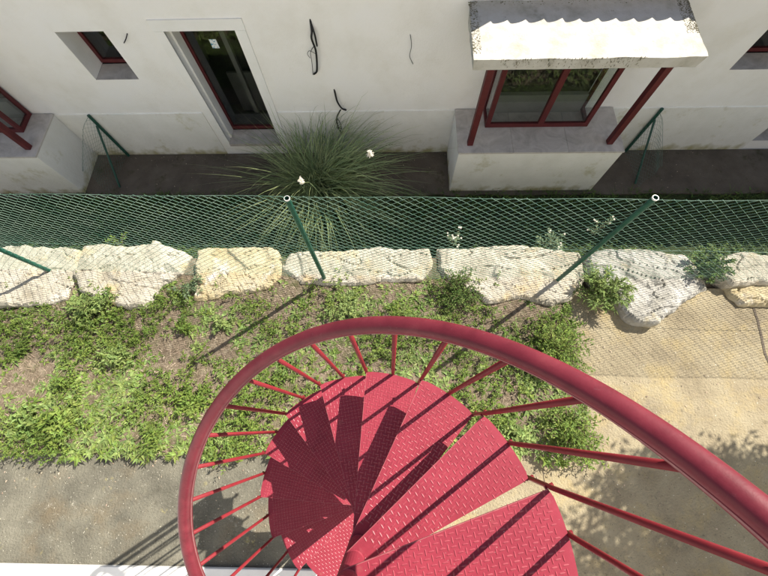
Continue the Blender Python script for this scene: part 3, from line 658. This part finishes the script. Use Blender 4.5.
# pampas grass
def pampas():
    c = onz(322, 192, HG); c.z = HG
    e = empty('pampas_grass', c, 'big arching clump of pampas grass by the house wall', 'pampas grass')
    b = MB()
    for k in range(1000):
        a = rnd.random()*2*math.pi; front = math.sin(a) < -.1
        L = (1.15 if front else 1.0) + (.95 if front else .95)*rnd.random(); th = R(4 + (52 if front else 52)*rnd.random()**.8)
        d = Vector((math.cos(a)*math.sin(th), math.sin(a)*math.sin(th), math.cos(th)))
        if d.y > .15: L *= .85
        p0 = c + Vector((rnd.gauss(0,.14), rnd.gauss(0,.09), 0)); n_ = 10; droop = (.12 + .40*rnd.random())*L*(1.35 if front else 1)
        side = Vector((-d.y, d.x, 0)).normalized(); W = .0055 + .004*rnd.random(); vs = []
        sway = Vector((rnd.gauss(0,.05), rnd.gauss(0,.05), 0)); hx = Vector((d.x, d.y, 0))
        hx = hx.normalized()*.30 if hx.length > .01 else hx
        for i in range(n_+1):
            t_ = i/n_; q = p0 + d*L*t_ - Vector((0,0,1))*droop*t_**2.8 + hx*L*t_**2 + sway*t_*t_
            q.y = min(q.y, D-.04 - .02*rnd.random()); q.z = max(q.z, HG+.03)
            if q.y < 2.0: q.z = max(q.z, .16)
            ww = W*(1-t_**2)*.9 + .0007; tw = side*math.cos(t_*1.2) + Vector((0,0,1))*math.sin(t_*1.2)*.5
            vs += [q - tw*ww, q + tw*ww]
        b.add(vs, [(2*i, 2*i+1, 2*i+3, 2*i+2) for i in range(n_)])
    b.build('blades', M['blade'], e, fix=False)
    for (u, v, y) in ((370, 156, 3.0), (302, 183, 2.75)):
        d = ray(u, v); t_ = y/d.y; tip = Vector((d.x*t_, y, CZ + d.z*t_))
        s = MB(); s.tube([c + Vector((rnd.uniform(-.1,.1),0,0)), c.lerp(tip, .6) + Vector((0,0,.12)), tip], [.004,.003,.002], 5)
        f = MB()
        for k in range(120):
            q = tip + Vector((0,-.002,.03))*rnd.random()*2.5 + Vector((rnd.gauss(0,.011), rnd.gauss(0,.011), 0)); leaf(f, q, rdir(-.2, 1), .032, .008)
        st = s.build('flower_stalk', M['blade'], e); fo = f.build('flower_head', M['plume'], st, fix=False); fo.location = (0,0,0)
pampas()

# ================================================================== FENCE
def fy(x): return 1.537 - .017*x
fence = empty('chain_link_fence', (0, fy(0), 0), 'green chain link fence on round posts running in front of the stones', 'fence')
FT = 1.70
for x, yb, hgt, tx in ((-4.08, 1.64, 1.74, -4.10), (-.795, 1.547, 1.735, -.785), (1.883, 1.52, 1.755, 1.885), (6.0, 1.43, 1.75, 6.0)):
    p = MB(); p.tube([(x, yb-.01, -.02), (tx, yb-.01, hgt)], .0225, 20, cap=False); p.tube([(tx, yb-.01, hgt), (x, yb-.01, hgt-.4)], .0185, 20, cap=False)
    po = p.build('post', M['green_post'], fence, smooth=True, fix=False)
    q = MB(); n = 20
    ring = [(tx + r_*math.cos(2*math.pi*k/n), yb-.01 + r_*math.sin(2*math.pi*k/n), hgt+.001) for r_ in (.0187, .0228) for k in range(n)]
    ring += [(a, b, z-.012) for a, b, z in ring[n:]]
    q.add(ring, [(k, (k+1) % n, n+(k+1) % n, n+k) for k in range(n)] + [(n+k, n+(k+1) % n, 2*n+(k+1) % n, 2*n+k) for k in range(n)])
    o = q.build('post_rim', M['zinc'], po, fix=False); o.location = (0,0,0)
fm = MB()
XL, XR = -5.6, 6.1; P = Vector((XL, fy(XL)+.028, .03)); U = Vector((XR-XL, fy(XR)-fy(XL), 0))
chain(fm, P, U, Vector((0,0,FT-.03)), 266, 50, .0024, lambda u, v: Vector((.006*math.sin(40*u+7*v), .012*math.sin(23*u)*math.sin(math.pi*v), 0)))
fm.build('wire_mesh', M['wire'], fence, fix=False)
for z, wv in ((FT, .009), (.86, .010), (.06, .012)):
    t_ = MB(); t_.tube([(XL+(XR-XL)*k/60, fy(XL+(XR-XL)*k/60)+.024, z + wv*math.sin(k*.9)) for k in range(61)], .0022, 5)
    t_.build('tension_wire', M['wire'], fence)

# ================================================================== SPIRAL STAIR
AX, AY, TH0, DL, Z0, RI = -.1592, -.5475, .3917, .3922, 1.5517, .2053
stair = empty('spiral_staircase', (AX, AY, 0), 'red steel spiral staircase with checker plate treads and curving handrail', 'staircase')
def tz(n): return CZ - (Z0 + RI*n)
RO = .805
def tread(n):
    tf = TH0 + n*DL; tb = tf - DL; z = tz(n); m = MB()
    hub = .046
    def P(a, r): return Vector((AX + r*math.cos(a), AY + r*math.sin(a), 0))
    pf = P(tf, RO) ; pb = P(tb, RO); nf = P(tf + math.pi/2, hub); nb = P(tb - math.pi/2, hub)
    ext = -.002
    pf += Vector((-math.sin(tf), math.cos(tf), 0))*ext; pb -= Vector((-math.sin(tb), math.cos(tb), 0))*ext
    arc = [P(tb + (tf-tb)*k/10, RO+.006) for k in range(1, 10)]
    inner = [P(tf + math.pi/2 + 0, hub), P(tf + math.pi*.75, hub), P((tf+tb)/2+math.pi, hub), P(tb - math.pi*.75, hub), P(tb - math.pi/2, hub)]
    poly = [(p.x, p.y) for p in [pb] + arc + [pf] + inner]
    m.prism(poly, z-.0065, z)
    rib = [nf*.0 + P((tf+tb)/2, .06), P((tf+tb)/2, RO-.06)]          # stiffening rib under the plate
    d_ = Vector((-math.sin((tf+tb)/2), math.cos((tf+tb)/2), 0))*.003
    m.prism([(q.x, q.y) for q in (rib[0]-d_, rib[1]-d_, rib[1]+d_, rib[0]+d_)], z-.045, z-.0068)
    # raised lozenges of the checker plate
    ca = (tf+tb)/2; dx = Vector((math.cos(ca), math.sin(ca), 0)); dy = Vector((-math.sin(ca), math.cos(ca), 0)); pit = .0208
    def inside(q):
        for a, b in ((nb, pb), (pf, nf)):
            if (b-a).normalized().cross(q-a).z < .006: return False
        r_ = (q - Vector((AX, AY, 0))).length
        return .09 < r_ < RO-.018
    for i in range(2, 40):
        for j in range(-14, 15):
            c_ = Vector((AX, AY, 0)) + dx*(i*pit) + dy*(j*pit)
            if not inside(c_): continue
            u = dx if (i+j) % 2 else dy; v = Vector((-u.y, u.x, 0)); L, W, H = .0135, .0032, .0021
            B = [c_ - u*L, c_ - u*L*.45 - v*W, c_ + u*L*.45 - v*W, c_ + u*L, c_ + u*L*.45 + v*W, c_ - u*L*.45 + v*W]
            T = [c_ - u*L*.55, c_ + u*L*.55]
            for b in B: b.z = z + .0001
            for b in T: b.z = z + H
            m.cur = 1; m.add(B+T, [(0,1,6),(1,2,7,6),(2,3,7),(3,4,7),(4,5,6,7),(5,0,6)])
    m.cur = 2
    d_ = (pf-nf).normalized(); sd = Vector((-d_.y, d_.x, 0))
    for k in range(40):                               # edge highlight painted as a lighter strip along the nosing
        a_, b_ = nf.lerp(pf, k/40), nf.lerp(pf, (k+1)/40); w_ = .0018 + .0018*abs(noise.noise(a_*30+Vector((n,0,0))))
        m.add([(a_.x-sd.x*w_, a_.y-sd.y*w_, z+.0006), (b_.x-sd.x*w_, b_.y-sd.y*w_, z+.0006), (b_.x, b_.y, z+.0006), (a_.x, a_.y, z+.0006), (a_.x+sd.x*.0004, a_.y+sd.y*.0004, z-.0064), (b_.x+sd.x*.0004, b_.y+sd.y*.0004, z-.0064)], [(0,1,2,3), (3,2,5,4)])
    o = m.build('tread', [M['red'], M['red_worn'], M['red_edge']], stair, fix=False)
    c = MB(); nn = 28
    lo, hi = z-.19, z+.008
    prof = [(.040, lo), (.0455, lo), (.0455, z-.006), (.046, hi-.004), (.043, hi), (.038, hi)]
    vs = [(AX + r_*math.cos(2*math.pi*k/nn), AY + r_*math.sin(2*math.pi*k/nn), q) for r_, q in prof for k in range(nn)]
    c.add(vs, [(a*nn+k, a*nn+(k+1) % nn, (a+1)*nn+(k+1) % nn, (a+1)*nn+k) for a in range(len(prof)-1) for k in range(nn)])
    k_ = c.build('collar', M['red'], o, fix=False, smooth=False); k_.location = (0,0,0)
for n in range(-1, 12): tread(n)
RR, RH = .846, .945
def railp(j, r=RR, dz=0):
    a = TH0 + j*DL/2
    return Vector((AX + r*math.cos(a), AY + r*math.sin(a), CZ - (Z0 + RI*j/2) + RH + dz))
# balusters
for j in range(-3, 23):
    n = (j+1)//2 if j % 2 else j//2                 # tread the bar is bolted to
    a = TH0 + j*DL/2
    lower = tz(n) if j % 2 else tz(min(n+1, 11))
    rb = RO + .012
    bot = Vector((AX + rb*math.cos(a), AY + rb*math.sin(a), lower - .045))
    knee = Vector((bot.x, bot.y, tz(n) + .02))
    top = railp(j, RR-.002, -.026)
    b = MB(); b.tube([bot, knee, top], .0098, 12)
    o = b.build('baluster', M['bar'], stair, smooth=True)
    for zq in sorted({tz(n), lower}):
        f = MB(); f.tube([(AX+(rb-.016)*math.cos(a), AY+(rb-.016)*math.sin(a), zq-.024), (AX+(rb+.02)*math.cos(a), AY+(rb+.02)*math.sin(a), zq-.024)], .0075, 6)
        fo = f.build('bolt', M['bar'], o); fo.location = (0,0,0)
# handrail: a domed cap with grooved flanks over a flat bar
prof = [(-.027,-.004),(-.0275,.004),(-.026,.012),(-.021,.019),(-.013,.0235),(-.004,.0255),(.004,.0255),(.013,.0235),(.021,.019),(.026,.012),(.0275,.004),(.027,-.004),
        (.0245,-.006),(.0245,-.0085),(.0265,-.0105),(.0265,-.0175),(.023,-.0195),(.023,-.0225),(.0205,-.0245),(.0205,-.034),(-.0205,-.034),(-.0205,-.0245),(-.023,-.0225),(-.023,-.0195),(-.0265,-.0175),(-.0265,-.0105),(-.0245,-.0085),(-.0245,-.006)]
path = []
JT = -3.2
for k in range(0, 261): path.append(railp(JT + (22.3-JT)*k/260))
h = MB(); npf = len(prof)
for i, p in enumerate(path):
    d = (path[min(i+1, len(path)-1)] - path[max(i-1, 0)]).normalized()
    rad = Vector((p.x-AX, p.y-AY, 0)).normalized(); up = rad.cross(d); up = up if up.z > 0 else -up
    h.v += [tuple(p + rad*a - Vector((0,0,0)) + up*b) for a, b in prof]
for i in range(len(path)-1):
    for k in range(npf):
        h.f.append((i*npf+k, i*npf+(k+1) % npf, (i+1)*npf+(k+1) % npf, (i+1)*npf+k)); h.mi.append(0)
h.f += [tuple(range(npf)), tuple(reversed(range((len(path)-1)*npf, len(path)*npf)))]; h.mi += [0, 0]
for i in range(len(path)-1):
    for k in (12, 15, 24, 27, 17, 22): h.mi[i*npf+k] = 1
ho = h.build('handrail', [M['rail'], M['rail_groove']], stair, smooth=True)
es = ho.modifiers.new('edges', 'EDGE_SPLIT'); es.split_angle = R(32)
pm = MB(); pm.tube([(AX, AY, 0), (AX, AY, tz(-2)+1.0)], .0385, 28); pm.build('centre_pole', M['red'], stair, smooth=False)
bp = MB(); bp.tube([(AX, AY, .001), (AX, AY, .012)], .13, 24); bp.build('base_plate', M['red'], stair)
ld = MB(); a0 = TH0 - 3*DL
c0 = (AX + RO*math.cos(a0+.38), AY + RO*math.sin(a0+.38))
ld.prism([(AX+.0, AY-.10), (AX+.9*math.cos(a0), AY+.9*math.sin(a0)), (AX+.95, -2.1), (AX-.2, -2.1)], tz(-2)-.03, tz(-2)); ld.build('landing', M['red'], stair)

# ================================================================== the house the stair belongs to, behind the camera
own = empty('pale_house', (0, -2.4, 0), 'pale house wall behind the spiral staircase that its landing leads to', 'house')
ow = MB()
ow.box((-7, -2.6, 0), (-.1, -2.32, 6.2)); ow.box((1.0, -2.6, 0), (8, -2.32, 6.2)); ow.box((-.1, -2.6, 0), (1.0, -2.32, tz(-2)-.05)); ow.box((-.1, -2.6, tz(-2)+2.1), (1.0, -2.32, 6.2))
ow.build('wall', M['wall'], own)
od = MB(); od.box((-.1, -2.55, tz(-2)-.04), (1.0, -2.5, tz(-2)+2.09)); od.build('door', M['red_wood'], own)

# ================================================================== TREE beyond the right edge of the frame, its shade falls on the slab
def tree(x, y, h, rad, n, label):
    e = empty('tree', (x, y, 0), label, 'tree')
    t_ = MB(); t_.tube([(x, y, -.05), (x+.08, y-.05, h*.35), (x-.05, y, h*.62), (x, y+.05, h*.95)], [.09,.07,.05,.02], 10)
    c = Vector((x, y, h*.85)); ends = []
    for k in range(26):
        d = rdir(-.35, .95); q = c + Vector((d.x*rad, d.y*rad, d.z*rad*.75))*(.55+.5*rnd.random()); s_ = Vector((x, y, h*(.4+.3*rnd.random())))
        t_.tube([s_, s_.lerp(q, .5)+Vector((0,0,.08)), q], [.025,.015,.006], 5); ends.append((s_, q))
    t_.build('trunk', M['stem'], e, smooth=True)
    f = MB()
    for k in range(n):
        s_, q = rnd.choice(ends); t = .55+.5*rnd.random(); p = s_.lerp(q, t) + Vector((rnd.gauss(0,1), rnd.gauss(0,1), rnd.gauss(0,1)))*.14
        leaf(f, p, rdir(-.5, .9), .07+.04*rnd.random(), .035)
    f.build('crown', M['leaf_dark'], e, fix=False)
tree(6.3, .30, 4.1, 1.6, 34000, 'leafy tree to the right whose shadow dapples the pale slab')
